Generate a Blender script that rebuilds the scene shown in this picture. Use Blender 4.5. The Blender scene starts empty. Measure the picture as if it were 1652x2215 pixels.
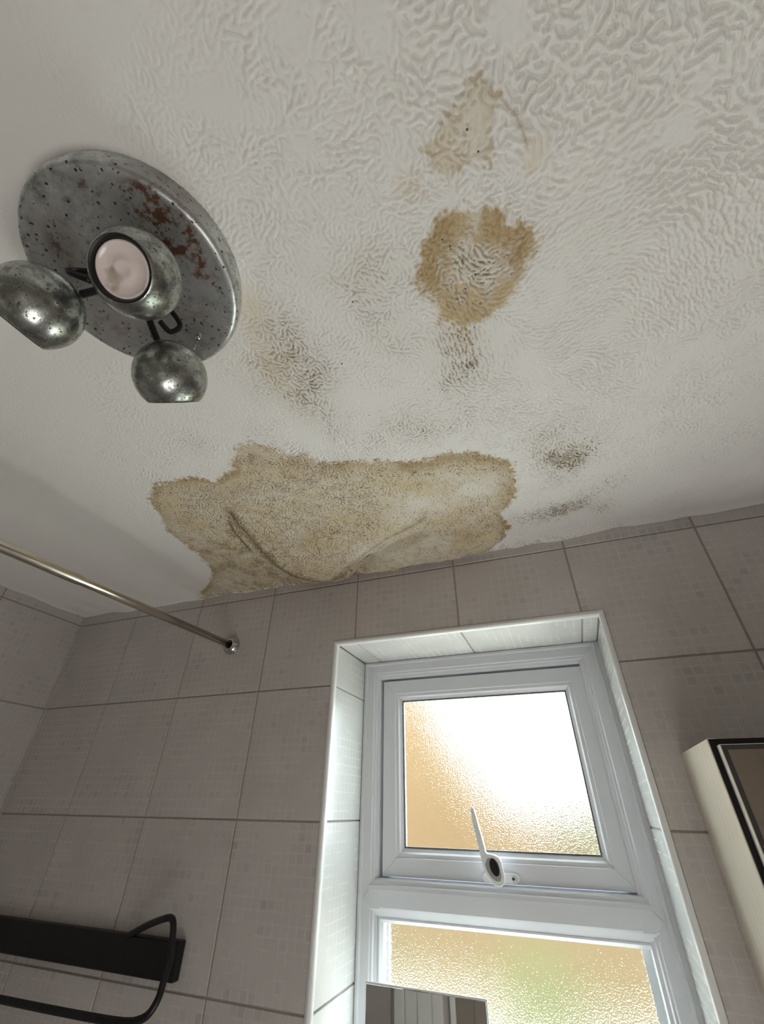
import bpy, bmesh, math, random
import numpy as np
from mathutils import Vector, Matrix

random.seed(7)
SC = bpy.context.scene
COL = SC.collection
ZO = 2.31            # everything is laid out with z = 0 at the topmost tile joint; lifted so that the floor is at 0

# ------------------------------------------------------------------ camera
cam = bpy.data.cameras.new('camera')
camo = bpy.data.objects.new('camera', cam); COL.objects.link(camo)
cam.sensor_fit = 'HORIZONTAL'; cam.sensor_width = 36.0
cam.lens = 912.56 / 1652 * 36.0
cam.clip_start = 0.02; cam.clip_end = 200
R = ((0.932652769, 0.360568482, 0.012214027), (-0.198052691, 0.539996926, -0.818033283), (-0.301552556, 0.760521985, 0.575041187))
camo.matrix_world = Matrix(((R[0][0], -R[1][0], -R[2][0], -0.433386),
                            (R[0][1], -R[1][1], -R[2][1], -1.188674),
                            (R[0][2], -R[1][2], -R[2][2], -0.630557 + ZO),
                            (0, 0, 0, 1)))
SC.camera = camo

# ------------------------------------------------------------------ world, sun, exposure
W = bpy.data.worlds.new('world'); SC.world = W; W.use_nodes = True
bg = W.node_tree.nodes['Background']
bg.inputs['Color'].default_value = (0.86, 0.94, 1.0, 1)
bg.inputs['Strength'].default_value = 12.5
sun = bpy.data.lights.new('sun', 'SUN'); sun.energy = 2.5; sun.angle = math.radians(1.5); sun.color = (1.0, 0.93, 0.82)
suno = bpy.data.objects.new('sun', sun); COL.objects.link(suno)
suno.location = (0, -3, 6)
suno.rotation_euler = Vector((-0.35, -0.75, 0.62)).to_track_quat('Z', 'Y').to_euler()   # high behind the house, on the neighbour's side
# added fill light without a fixture, low below the viewer, shining up
hall = bpy.data.lights.new('room_fill_light', 'AREA'); hall.shape = 'RECTANGLE'; hall.size = 1.1; hall.size_y = 0.9
hall.energy = 11.0; hall.color = (1.0, 0.97, 0.94)
room_fill_o = bpy.data.objects.new('room_fill_light', hall); COL.objects.link(room_fill_o)
room_fill_o.location = (-0.20, -1.00, 0.25); room_fill_o.rotation_euler = (math.radians(180), 0, 0)
SC.view_settings.view_transform = 'Standard'
SC.view_settings.look = 'None'
SC.view_settings.exposure = 0.22
SC.view_settings.gamma = 1.0
SC.view_settings.use_curve_mapping = False
SC.cycles.use_denoising = True
SC.cycles.max_bounces = 14
SC.cycles.diffuse_bounces = 8
SC.cycles.glossy_bounces = 6
SC.cycles.transmission_bounces = 10
SC.cycles.caustics_reflective = True
SC.cycles.caustics_refractive = True
SC.cycles.sample_clamp_indirect = 20.0

# ------------------------------------------------------------------ helpers
def nt(name):
    m = bpy.data.materials.new(name); m.use_nodes = True
    t = m.node_tree; b = t.nodes['Principled BSDF']
    return m, t, b
def N(t, kind, **kw):
    n = t.nodes.new(kind)
    for k, v in kw.items():
        if k in n.inputs: n.inputs[k].default_value = v
        else: setattr(n, k, v)
    return n
def L(t, a, b): t.links.new(a, b)
def math_n(t, op, a, b=None, c=None, clamp=False):
    n = t.nodes.new('ShaderNodeMath'); n.operation = op; n.use_clamp = clamp
    for i, v in enumerate((a, b, c)):
        if v is None: continue
        if isinstance(v, (int, float)): n.inputs[i].default_value = v
        else: t.links.new(v, n.inputs[i])
    return n.outputs[0]
def ramp(t, src, pts, interp='LINEAR'):
    n = t.nodes.new('ShaderNodeValToRGB'); t.links.new(src, n.inputs[0])
    cr = n.color_ramp; cr.interpolation = interp
    while len(cr.elements) < len(pts): cr.elements.new(0.5)
    for e, (p, c) in zip(cr.elements, pts):
        e.position = p; e.color = (c, c, c, 1) if isinstance(c, (int, float)) else (*c, 1)
    return n.outputs[0]
def mix(t, fac, a, b, blend='MIX'):
    n = t.nodes.new('ShaderNodeMix'); n.data_type = 'RGBA'; n.blend_type = blend
    for i, v in ((0, fac), (6, a), (7, b)):
        if isinstance(v, (int, float)): n.inputs[i].default_value = v
        elif isinstance(v, tuple): n.inputs[i].default_value = (*v, 1)
        else: t.links.new(v, n.inputs[i])
    return n.outputs[2]
def simple(name, col, rough=0.5, metal=0.0, coat=0.0, spec=0.5):
    m, t, b = nt(name)
    b.inputs['Base Color'].default_value = (*col, 1)
    b.inputs['Roughness'].default_value = rough
    b.inputs['Metallic'].default_value = metal
    b.inputs['Coat Weight'].default_value = coat
    b.inputs['Specular IOR Level'].default_value = spec
    return m

def put(name, me, m=None, parent=None, loc=None, mat=None, smooth=False):
    o = bpy.data.objects.new(name, me); COL.objects.link(o)
    if m is not None and len(me.materials) == 0: me.materials.append(m)
    if parent is not None: o.parent = parent
    if loc is not None: o.location = loc
    if mat is not None: o.matrix_local = mat
    if smooth:
        me.polygons.foreach_set('use_smooth', [True] * len(me.polygons))
    return o
def bm_obj(name, bm, m, parent=None, smooth=False, loc=None):
    me = bpy.data.meshes.new(name); bmesh.ops.recalc_face_normals(bm, faces=bm.faces); bm.to_mesh(me); bm.free()
    return put(name, me, m, parent, loc, None, smooth)
def tag(o, label=None, cat=None, group=None, kind=None):
    if label: o['label'] = label
    if cat: o['category'] = cat
    if group: o['group'] = group
    if kind: o['kind'] = kind
    return o
def empty(name, loc=(0, 0, 0)):
    o = bpy.data.objects.new(name, None); COL.objects.link(o); o.location = loc; o.empty_display_size = 0.05
    return o
def box(bm, x0, x1, y0, y1, z0, z1, bev=0.0, seg=1):
    r = bmesh.ops.create_cube(bm, size=1.0)
    vs = r['verts']
    for v in vs:
        v.co = Vector(((x0 + x1) / 2 + v.co.x * (x1 - x0), (y0 + y1) / 2 + v.co.y * (y1 - y0), (z0 + z1) / 2 + v.co.z * (z1 - z0)))
    if bev > 0:
        es = list({e for v in vs for e in v.link_edges})
        bmesh.ops.bevel(bm, geom=es, offset=bev, segments=seg, affect='EDGES', profile=0.5)
def boxo(name, dims, m, parent=None, bev=0.0, seg=1):
    bm = bmesh.new(); box(bm, *dims, bev=bev, seg=seg)
    return bm_obj(name, bm, m, parent)
def frame_of(axis):
    z = Vector(axis).normalized()
    x = z.orthogonal().normalized(); y = z.cross(x)
    return Matrix((x, y, z)).transposed()
def lathe(name, prof, origin, axis, m, parent=None, seg=48, smooth=True, closed=False):
    """prof: (radius, height) pairs along axis"""
    F = frame_of(axis); o = Vector(origin); bm = bmesh.new(); rings = []
    for r, h in prof:
        if r < 1e-6:
            rings.append([bm.verts.new(o + F @ Vector((0, 0, h)))])
        else:
            rings.append([bm.verts.new(o + F @ Vector((r * math.cos(2 * math.pi * i / seg), r * math.sin(2 * math.pi * i / seg), h))) for i in range(seg)])
    prs = list(zip(rings[:-1], rings[1:]))
    if closed: prs.append((rings[-1], rings[0]))
    for a, b in prs:
        for i in range(seg):
            j = (i + 1) % seg
            if len(a) == 1 and len(b) == 1: continue
            if len(a) == 1: bm.faces.new((a[0], b[i], b[j]))
            elif len(b) == 1: bm.faces.new((a[i], a[j], b[0]))
            else: bm.faces.new((a[i], a[j], b[j], b[i]))
    return bm_obj(name, bm, m, parent, smooth)
def tube(name, pts, r, m, parent=None, seg=16, caps=True, smooth=True):
    pts = [Vector(p) for p in pts]; bm = bmesh.new(); rings = []
    up = None
    for i, p in enumerate(pts):
        d = (pts[min(i + 1, len(pts) - 1)] - pts[max(i - 1, 0)]).normalized()
        if up is None: up = d.orthogonal().normalized()
        up = (up - d * up.dot(d)).normalized(); sd = d.cross(up)
        rr = r[i] if isinstance(r, (list, tuple)) else r
        rings.append([bm.verts.new(p + rr * (math.cos(2 * math.pi * k / seg) * up + math.sin(2 * math.pi * k / seg) * sd)) for k in range(seg)])
    for a, b in zip(rings[:-1], rings[1:]):
        for k in range(seg):
            bm.faces.new((a[k], a[(k + 1) % seg], b[(k + 1) % seg], b[k]))
    if caps: bm.faces.new(rings[0]); bm.faces.new(rings[-1][::-1])
    return bm_obj(name, bm, m, parent, smooth)
def smooth_path(pts, n=8):
    P = [Vector(p) for p in pts]; out = []
    for i in range(len(P) - 1):
        a, b, c, d = P[max(i - 1, 0)], P[i], P[i + 1], P[min(i + 2, len(P) - 1)]
        for k in range(n):
            t = k / n
            out.append(0.5 * ((2 * b) + (c - a) * t + (2 * a - 5 * b + 4 * c - d) * t * t + (3 * b - a - 3 * c + d) * t ** 3))
    out.append(P[-1]); return out
def offset_poly(P, d):
    n = len(P); out = []
    for i in range(n):
        a, b, c = Vector(P[i - 1]), Vector(P[i]), Vector(P[(i + 1) % n])
        e1 = (b - a).normalized(); e2 = (c - b).normalized()
        n1 = Vector((-e1.y, e1.x)); n2 = Vector((-e2.y, e2.x))       # inward for counter-clockwise outlines
        k = (n1 + n2) / max(1e-6, 1 + n1.dot(n2))
        out.append(b + k * d)
    return out
def prism(bm, P, w0, w1, cham=0.0, F=lambda u, v, w: Vector((u, v, w))):
    """polygon P (ccw, u/v) extruded from w0 to w1, chamfered at w1"""
    n = len(P)
    rings = [[(p[0], p[1], w0) for p in P]]
    if cham > 0:
        s = 1 if w1 > w0 else -1
        rings.append([(p[0], p[1], w1 - s * cham) for p in P])
        rings.append([(p.x, p.y, w1) for p in offset_poly(P, cham)])
    else: rings.append([(p[0], p[1], w1) for p in P])
    V = [[bm.verts.new(F(*c)) for c in r] for r in rings]
    for a, b in zip(V[:-1], V[1:]):
        for i in range(n): bm.faces.new((a[i], a[(i + 1) % n], b[(i + 1) % n], b[i]))
    bm.faces.new(V[-1]); bm.faces.new(V[0][::-1])

# ------------------------------------------------------------------ materials
def tile_material(name, base, dark, light, k=1.0):
    m, t, b = nt(name)
    tc = N(t, 'ShaderNodeTexCoord'); oi = N(t, 'ShaderNodeObjectInfo')
    sc = N(t, 'ShaderNodeVectorMath', operation='MULTIPLY'); L(t, tc.outputs['Object'], sc.inputs[0]); sc.inputs[1].default_value = (1 / 0.022,) * 3
    fl = N(t, 'ShaderNodeVectorMath', operation='FLOOR'); L(t, sc.outputs[0], fl.inputs[0])
    fr = N(t, 'ShaderNodeVectorMath', operation='FRACTION'); L(t, sc.outputs[0], fr.inputs[0])
    ad = N(t, 'ShaderNodeVectorMath', operation='MULTIPLY_ADD'); L(t, oi.outputs['Random'], ad.inputs[0]); ad.inputs[1].default_value = (91.7, 37.3, 11.1)
    L(t, fl.outputs[0], ad.inputs[2])
    fz = N(t, 'ShaderNodeVectorMath', operation='MULTIPLY'); L(t, ad.outputs[0], fz.inputs[0]); fz.inputs[1].default_value = (1, 1, 0)
    wn = N(t, 'ShaderNodeTexWhiteNoise'); wn.noise_dimensions = '2D'; L(t, fz.outputs[0], wn.inputs['Vector'])
    # clusters of printed squares
    off = N(t, 'ShaderNodeVectorMath', operation='MULTIPLY_ADD'); L(t, oi.outputs['Random'], off.inputs[0]); off.inputs[1].default_value = (7.1, 3.3, 0); L(t, tc.outputs['Object'], off.inputs[2])
    cl = N(t, 'ShaderNodeTexNoise', Scale=8.0, Detail=2.0); L(t, off.outputs[0], cl.inputs['Vector'])
    clm = ramp(t, cl.outputs['Fac'], [(0.42, 0.0), (0.60, 1.0)])
    th = ramp(t, wn.outputs['Value'], [(0.68, 0.0), (1.0, 1.0)])
    sep = N(t, 'ShaderNodeSeparateXYZ'); L(t, fr.outputs[0], sep.inputs[0])
    def inside(o, w):
        a = math_n(t, 'ABSOLUTE', math_n(t, 'SUBTRACT', o, 0.5))
        return ramp(t, a, [(w - 0.05, 1.0), (w + 0.02, 0.0)])
    sq = math_n(t, 'MULTIPLY', inside(sep.outputs[0], 0.36), inside(sep.outputs[1], 0.36))
    ln = math_n(t, 'SUBTRACT', 1.0, math_n(t, 'MULTIPLY', inside(sep.outputs[0], 0.46), inside(sep.outputs[1], 0.46)))
    amt = math_n(t, 'MULTIPLY', math_n(t, 'MULTIPLY', sq, th), math_n(t, 'MULTIPLY_ADD', clm, 0.9, 0.10))
    # woven linen print
    mp = N(t, 'ShaderNodeMapping'); L(t, off.outputs[0], mp.inputs[0]); mp.inputs['Scale'].default_value = (900, 45, 45)
    n1 = N(t, 'ShaderNodeTexNoise', Scale=1.0, Detail=2.0); L(t, mp.outputs[0], n1.inputs['Vector'])
    mp2 = N(t, 'ShaderNodeMapping'); L(t, off.outputs[0], mp2.inputs[0]); mp2.inputs['Scale'].default_value = (45, 900, 45)
    n2 = N(t, 'ShaderNodeTexNoise', Scale=1.0, Detail=2.0); L(t, mp2.outputs[0], n2.inputs['Vector'])
    weave = math_n(t, 'ADD', n1.outputs['Fac'], n2.outputs['Fac'])
    c = mix(t, math_n(t, 'MULTIPLY', amt, 0.62 * k), base, dark)
    c = mix(t, math_n(t, 'MULTIPLY', math_n(t, 'MULTIPLY', ln, clm), 0.2 * k), c, light)
    g = N(t, 'ShaderNodeTexNoise', Scale=5.0, Detail=4.0); L(t, off.outputs[0], g.inputs['Vector'])
    c = mix(t, 1.0, c, ramp(t, g.outputs['Fac'], [(0.3, 0.93), (0.7, 1.05)]), 'MULTIPLY')
    c = mix(t, 1.0, c, ramp(t, weave, [(0.6, 0.90), (1.4, 1.08)]), 'MULTIPLY')
    L(t, c, b.inputs['Base Color'])
    b.inputs['Roughness'].default_value = 0.22
    L(t, ramp(t, math_n(t, 'MULTIPLY', ln, clm), [(0, 0.27), (1, 0.27 + 0.06 * k)]), b.inputs['Roughness'])
    b.inputs['Specular IOR Level'].default_value = 0.45
    bp = N(t, 'ShaderNodeBump', Strength=0.35 * k * k, Distance=0.0006)
    hh = math_n(t, 'ADD', math_n(t, 'MULTIPLY', math_n(t, 'MULTIPLY', ln, -1.0), clm), math_n(t, 'MULTIPLY', weave, 0.25))
    L(t, hh, bp.inputs['Height']); L(t, bp.outputs[0], b.inputs['Normal'])
    return m
M_tile = tile_material('wall_tile', (0.50, 0.472, 0.455), (0.36, 0.35, 0.34), (0.60, 0.58, 0.555))
M_reveal = tile_material('reveal_tile', (0.56, 0.565, 0.55), (0.50, 0.505, 0.49), (0.64, 0.645, 0.63), 0.2)
M_grout = simple('grout', (0.33, 0.295, 0.27), 0.85)
M_grout_l = simple('pale_grout', (0.5, 0.49, 0.46), 0.8)
M_bead = simple('white_trim', (0.78, 0.79, 0.78), 0.25)
M_upvc = simple('white_upvc', (0.68, 0.69, 0.72), 0.28)
M_gasket = simple('grey_gasket', (0.12, 0.12, 0.13), 0.6)
M_handle = simple('handle_white', (0.78, 0.79, 0.80), 0.25)
M_button = simple('black_button', (0.012, 0.011, 0.014), 0.35)
M_black = simple('black_metal', (0.006, 0.006, 0.0065), 0.38, 0.0, 0.0, 0.4)
M_blackp = simple('black_ring', (0.006, 0.006, 0.006), 0.45)
M_floor = simple('floor_vinyl', (0.80, 0.79, 0.76), 0.4)

def plain_tile_wall():
    m, t, b = nt('tiled_wall_far')
    tc = N(t, 'ShaderNodeTexCoord')
    s = N(t, 'ShaderNodeVectorMath', operation='MULTIPLY'); L(t, tc.outputs['Object'], s.inputs[0]); s.inputs[1].default_value = (1 / 0.33,) * 3
    f = N(t, 'ShaderNodeVectorMath', operation='FRACTION'); L(t, s.outputs[0], f.inputs[0])
    sp = N(t, 'ShaderNodeSeparateXYZ'); L(t, f.outputs[0], sp.inputs[0])
    g = None
    for i in range(3):
        a = ramp(t, math_n(t, 'ABSOLUTE', math_n(t, 'SUBTRACT', sp.outputs[i], 0.5)), [(0.488, 0.0), (0.493, 1.0)])
        g = a if g is None else math_n(t, 'MAXIMUM', g, a)
    geo = N(t, 'ShaderNodeNewGeometry')
    L(t, mix(t, g, (0.44, 0.405, 0.375), (0.25, 0.22, 0.2)), b.inputs['Base Color'])
    b.inputs['Roughness'].default_value = 0.3
    return m
M_far = plain_tile_wall()

def metal_pitted(name, base, rust_amt, scale=1.0, rough=0.3, pit=0.5):
    m, t, b = nt(name)
    tc = N(t, 'ShaderNodeTexCoord')
    n = N(t, 'ShaderNodeTexNoise', Scale=38.0 * scale, Detail=8.0, Roughness=0.7); L(t, tc.outputs['Object'], n.inputs['Vector'])
    n2 = N(t, 'ShaderNodeTexNoise', Scale=9.0 * scale, Detail=3.0); L(t, tc.outputs['Object'], n2.inputs['Vector'])
    v = N(t, 'ShaderNodeTexVoronoi', Scale=95.0 * scale); v.feature = 'F1'; L(t, tc.outputs['Object'], v.inputs['Vector'])
    vr = N(t, 'ShaderNodeTexNoise', Scale=160.0 * scale, Detail=2.0); L(t, tc.outputs['Object'], vr.inputs['Vector'])
    pits = math_n(t, 'MULTIPLY', ramp(t, v.outputs['Distance'], [(0.20, 1.0), (0.30, 0.0)]),
                  ramp(t, N(t, 'ShaderNodeSeparateColor').outputs[0] if False else vr.outputs['Fac'], [(0.46, 0.0), (0.54, 1.0)]))
    blot = ramp(t, n.outputs['Fac'], [(0.35, tuple(c * 0.45 for c in base)), (0.52, base), (0.7, tuple(min(1, c * 1.45) for c in base))])
    c = mix(t, math_n(t, 'MULTIPLY', pits, pit), blot, (0.02, 0.016, 0.012))
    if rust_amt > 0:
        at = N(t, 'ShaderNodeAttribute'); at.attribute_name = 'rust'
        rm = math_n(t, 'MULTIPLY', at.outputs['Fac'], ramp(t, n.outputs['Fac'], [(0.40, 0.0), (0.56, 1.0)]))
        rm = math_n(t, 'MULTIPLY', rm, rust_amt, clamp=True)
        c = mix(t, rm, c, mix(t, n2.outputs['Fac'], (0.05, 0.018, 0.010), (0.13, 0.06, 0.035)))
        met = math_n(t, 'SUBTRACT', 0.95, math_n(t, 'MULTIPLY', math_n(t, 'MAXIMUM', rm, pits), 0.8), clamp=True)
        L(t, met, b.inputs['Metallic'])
    else:
        L(t, math_n(t, 'SUBTRACT', 0.97, math_n(t, 'MULTIPLY', pits, 0.7)), b.inputs['Metallic'])
    L(t, c, b.inputs['Base Color'])
    L(t, ramp(t, n.outputs['Fac'], [(0.3, rough + 0.22), (0.6, rough)]), b.inputs['Roughness'])
    bp = N(t, 'ShaderNodeBump', Strength=0.35, Distance=0.0006); L(t, math_n(t, 'SUBTRACT', n.outputs['Fac'], pits), bp.inputs['Height'])
    L(t, bp.outputs[0], b.inputs['Normal'])
    return m
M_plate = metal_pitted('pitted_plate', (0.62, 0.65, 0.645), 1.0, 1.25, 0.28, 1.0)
M_ball = metal_pitted('pitted_ball', (0.38, 0.40, 0.375), 0.0, 2.0, 0.17, 0.8)

def brushed(name, col, rough, sx):
    m, t, b = nt(name)
    tc = N(t, 'ShaderNodeTexCoord'); mp = N(t, 'ShaderNodeMapping'); L(t, tc.outputs['Object'], mp.inputs[0]); mp.inputs['Scale'].default_value = sx
    n = N(t, 'ShaderNodeTexNoise', Scale=1.0, Detail=4.0); L(t, mp.outputs[0], n.inputs['Vector'])
    L(t, mix(t, n.outputs['Fac'], tuple(c * 0.85 for c in col), tuple(min(1, c * 1.12) for c in col)), b.inputs['Base Color'])
    b.inputs['Metallic'].default_value = 1.0; b.inputs['Roughness'].default_value = rough
    return m
M_rail = brushed('brushed_rail', (0.66, 0.61, 0.53), 0.22, (300, 4, 300))
M_chrome = simple('chrome', (0.62, 0.61, 0.6), 0.12, 1.0)
M_mirror = simple('mirror_silver', (0.86, 0.86, 0.85), 0.02, 1.0)
M_cabmirror = simple('cabinet_mirror', (0.50, 0.45, 0.38), 0.06, 1.0)

def wood_pale():
    m, t, b = nt('pale_grained_side')
    tc = N(t, 'ShaderNodeTexCoord'); mp = N(t, 'ShaderNodeMapping'); L(t, tc.outputs['Object'], mp.inputs[0]); mp.inputs['Scale'].default_value = (20, 12, 4)
    w = N(t, 'ShaderNodeTexWave', Scale=1.1, Distortion=9.0, Detail=3.0); w.wave_type = 'BANDS'; w.bands_direction = 'Y'; L(t, mp.outputs[0], w.inputs['Vector'])
    L(t, mix(t, w.outputs['Fac'], (0.86, 0.785, 0.67), (0.89, 0.82, 0.71)), b.inputs['Base Color'])
    b.inputs['Roughness'].default_value = 0.26; b.inputs['Metallic'].default_value = 0.6
    return m
M_side = wood_pale()

def frosted():
    m, t, b = nt('textured_obscure_glass')
    out = t.nodes['Material Output']
    tc = N(t, 'ShaderNodeTexCoord')
    n = N(t, 'ShaderNodeTexNoise', Scale=300.0, Detail=1.0, Roughness=0.5); L(t, tc.outputs['Object'], n.inputs['Vector'])
    bp = N(t, 'ShaderNodeBump', Strength=0.6, Distance=0.0018); L(t, n.outputs['Fac'], bp.inputs['Height'])
    rf = N(t, 'ShaderNodeBsdfRefraction', Roughness=0.29, IOR=1.30); rf.inputs['Color'].default_value = (0.95, 0.97, 0.95, 1); L(t, bp.outputs[0], rf.inputs['Normal'])
    tr = N(t, 'ShaderNodeBsdfTranslucent'); tr.inputs['Color'].default_value = (0.93, 0.93, 0.9, 1); L(t, bp.outputs[0], tr.inputs['Normal'])
    gl = N(t, 'ShaderNodeBsdfGlossy', Roughness=0.2); L(t, bp.outputs[0], gl.inputs['Normal'])
    m1 = N(t, 'ShaderNodeMixShader', Fac=0.0); L(t, rf.outputs[0], m1.inputs[1]); L(t, tr.outputs[0], m1.inputs[2])
    m2 = N(t, 'ShaderNodeMixShader', Fac=0.02); L(t, m1.outputs[0], m2.inputs[1]); L(t, gl.outputs[0], m2.inputs[2])
    L(t, m2.outputs[0], out.inputs['Surface'])
    return m
M_glass = frosted()

def ceiling_material():
    m, t, b = nt('stained_textured_ceiling')
    tc = N(t, 'ShaderNodeTexCoord')
    def attr(n):
        a = N(t, 'ShaderNodeAttribute'); a.attribute_name = n; return a.outputs['Fac']
    st, ed, mo, ru = attr('stain'), attr('edge'), attr('mould'), attr('rust')
    cav = attr('cavity')
    n1 = N(t, 'ShaderNodeTexNoise', Scale=22.0, Detail=5.0, Roughness=0.6); L(t, tc.outputs['Object'], n1.inputs['Vector'])
    n2 = N(t, 'ShaderNodeTexNoise', Scale=150.0, Detail=3.0, Roughness=0.65); L(t, tc.outputs['Object'], n2.inputs['Vector'])
    n3 = N(t, 'ShaderNodeTexNoise', Scale=3.0, Detail=2.0); L(t, tc.outputs['Object'], n3.inputs['Vector'])
    paint = mix(t, n3.outputs['Fac'], (0.79, 0.78, 0.74), (0.80, 0.80, 0.77))
    paint = mix(t, ramp(t, cav, [(0.55, 0.0), (1.0, 0.30)]), paint, (0.45, 0.42, 0.36))  # grooves darkened in the paint colour to deepen the relief's shade
    tan = mix(t, n1.outputs['Fac'], (0.58, 0.47, 0.27), (0.72, 0.62, 0.42))
    c = mix(t, math_n(t, 'MULTIPLY', st, ramp(t, n1.outputs['Fac'], [(0.3, 0.65), (0.6, 1.0)])), paint, tan)
    br = mix(t, n2.outputs['Fac'], (0.24, 0.145, 0.045), (0.48, 0.33, 0.14))
    c = mix(t, math_n(t, 'MULTIPLY', ed, ramp(t, n2.outputs['Fac'], [(0.35, 1.0), (0.65, 0.55)])), c, br)
    c = mix(t, math_n(t, 'MULTIPLY', ru, ramp(t, n1.outputs['Fac'], [(0.35, 1.0), (0.6, 0.4)])), c, (0.42, 0.25, 0.11))
    # mould: fine dark specks and a grey-brown veil that sits in the hollows
    sp = ramp(t, math_n(t, 'ADD', n2.outputs['Fac'], math_n(t, 'MULTIPLY', mo, 0.20)), [(0.66, 0.0), (0.80, 1.0)])
    v = N(t, 'ShaderNodeTexVoronoi', Scale=120.0); L(t, tc.outputs['Object'], v.inputs['Vector'])
    sc2 = N(t, 'ShaderNodeSeparateColor'); L(t, v.outputs['Color'], sc2.inputs[0])
    dots = math_n(t, 'MULTIPLY', ramp(t, v.outputs['Distance'], [(0.14, 1.0), (0.24, 0.0)]),
                  math_n(t, 'LESS_THAN', sc2.outputs[0], math_n(t, 'MULTIPLY', mo, 0.28)))
    hollow = math_n(t, 'MULTIPLY', math_n(t, 'MULTIPLY', mo, 0.9), ramp(t, cav, [(0.35, 0.10), (0.85, 1.0)]), clamp=True)
    c = mix(t, hollow, c, (0.24, 0.175, 0.09))
    c = mix(t, math_n(t, 'MULTIPLY', math_n(t, 'MULTIPLY', sp, mo), 0.42, clamp=True), c, (0.20, 0.15, 0.08))
    c = mix(t, math_n(t, 'MULTIPLY', dots, 0.9), c, (0.06, 0.04, 0.02))
    c = mix(t, math_n(t, 'MULTIPLY', attr('crease'), 0.85), c, (0.09, 0.06, 0.03))  # crease shade and mould put into the colour as dark lines
    L(t, c, b.inputs['Base Color'])
    b.inputs['Roughness'].default_value = 0.75
    b.inputs['Specular IOR Level'].default_value = 0.25
    bp = N(t, 'ShaderNodeBump', Strength=0.25, Distance=0.0006); L(t, n2.outputs['Fac'], bp.inputs['Height']); L(t, bp.outputs[0], b.inputs['Normal'])
    return m
M_ceil = ceiling_material()

# ------------------------------------------------------------------ room dimensions
XL, XR, YF, YB = -2.296, 0.40, -1.90, 0.0          # left wall, right wall, rear wall, window wall
ZC, ZF = 0.040, -ZO                                # ceiling, floor
WX0, WX1, WZ0, WZ1 = -1.052, -0.288, -1.22, -0.207  # window opening
RD = 0.235                                         # reveal depth
T = 0.33                                           # tile size

# ------------------------------------------------------------------ ceiling: combed plaster relief, sag, stains
def px_ray(x, y):
    Rm = np.array(R); d = Rm.T @ np.array([(x - 826) / 912.56, (y - 1107.5) / 912.56, 1.0]); return d
CAMP = np.array([-0.433386, -1.188674, -0.630557])
def on_ceiling(x, y):
    d = px_ray(x, y); k = (ZC - CAMP[2]) / d[2]; p = CAMP + k * d; return (p[0], min(p[1], 0.0) if y < 1400 else p[1])
def cp(pts): return np.array([on_ceiling(*p) for p in pts])

rng = np.random.default_rng(5)
G = 0.0015
gx = np.arange(-2.32, 0.42, G); gy = np.arange(-1.42, 0.02, G)
nx, ny = len(gx), len(gy)
fx = np.fft.fftfreq(nx, G)[None, :]; fy = np.fft.fftfreq(ny, G)[:, None]
fr = np.hypot(fx, fy); fa = np.arctan2(fy, fx)
def fnoise(lam, seed, sharp=0.35):
    r = np.random.default_rng(seed).normal(size=(ny, nx)); F = np.fft.fft2(r)
    h = np.real(np.fft.ifft2(F * np.exp(-(fr * lam) ** 2)))
    return h / h.std()
XX, YY = np.meshgrid(gx, gy)
# direction of the comb strokes
th = 1.3 * fnoise(0.16, 1) + 0.8 * fnoise(0.05, 2) + 0.5 * fnoise(0.022, 4) + 0.6
def blob(pts, r):
    out = np.zeros_like(XX)
    for (p, a) in pts:
        q = on_ceiling(*p); out += a * np.exp(-((XX - q[0]) ** 2 + (YY - q[1]) ** 2) / (2 * r * r))
    return out
def direction(p0, p1):
    a, b = np.array(on_ceiling(*p0)), np.array(on_ceiling(*p1)); d = b - a; return math.atan2(d[1], d[0])
def steer(th, pts, ang, r):
    w = np.clip(blob([(p, 1.3) for p in pts], r), 0, 1)
    return th * (1 - w) + w * ang
th = steer(th, [(1150, 620), (1260, 560), (1330, 470), (1400, 380), (1230, 700)], direction((1150, 700), (1400, 520)), 0.055)
th = steer(th, [(1450, 640), (1520, 560), (1580, 480)], direction((1440, 560), (1520, 700)), 0.05)
th = steer(th, [(980, 760), (1060, 760)], direction((960, 700), (1030, 860)), 0.05)
K = 10
F0 = np.fft.fft2(np.random.default_rng(3).normal(size=(ny, nx)))
def combed(lam, bw, aw):
    acc = np.zeros((ny, nx)); ws = np.zeros((ny, nx))
    for k in range(K):
        a = math.pi * k / K                       # stroke direction; the wave vector is at right angles
        da = (fa - a - math.pi / 2 + math.pi / 2) % math.pi - math.pi / 2
        H = np.exp(-((fr * lam - 1) / bw) ** 2) * np.exp(-(da / aw) ** 2)
        g = np.real(np.fft.ifft2(F0 * H)); g /= g.std()
        w = np.exp(3.0 * (np.cos(2 * (th - a)) - 1))
        acc += w * g; ws += w * w
    return acc / np.sqrt(ws)
fine = combed(0.0078, 0.50, 0.55)
coarse = combed(0.0115, 0.60, 0.90)
cw = np.clip(blob([((1250, 60), 1), ((1450, 60), 1), ((1600, 150), 1), ((1600, 330), .8), ((1100, 40), .6), ((900, 60), .4), ((650, 300), .3), ((1400, 200), .6)], 0.06), 0, 1)
crack = fnoise(0.013, 9); crack2 = np.exp(-(crack / 0.10) ** 2)          # thin furrows at the edges of strokes
relief = (1 - cw) * np.tanh(2.0 * (fine + 0.45)) * 0.50 + cw * np.tanh(1.8 * (coarse + 0.3)) * 1.35 + 0.2 * fnoise(0.009, 11) - 0.35 * crack2
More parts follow.
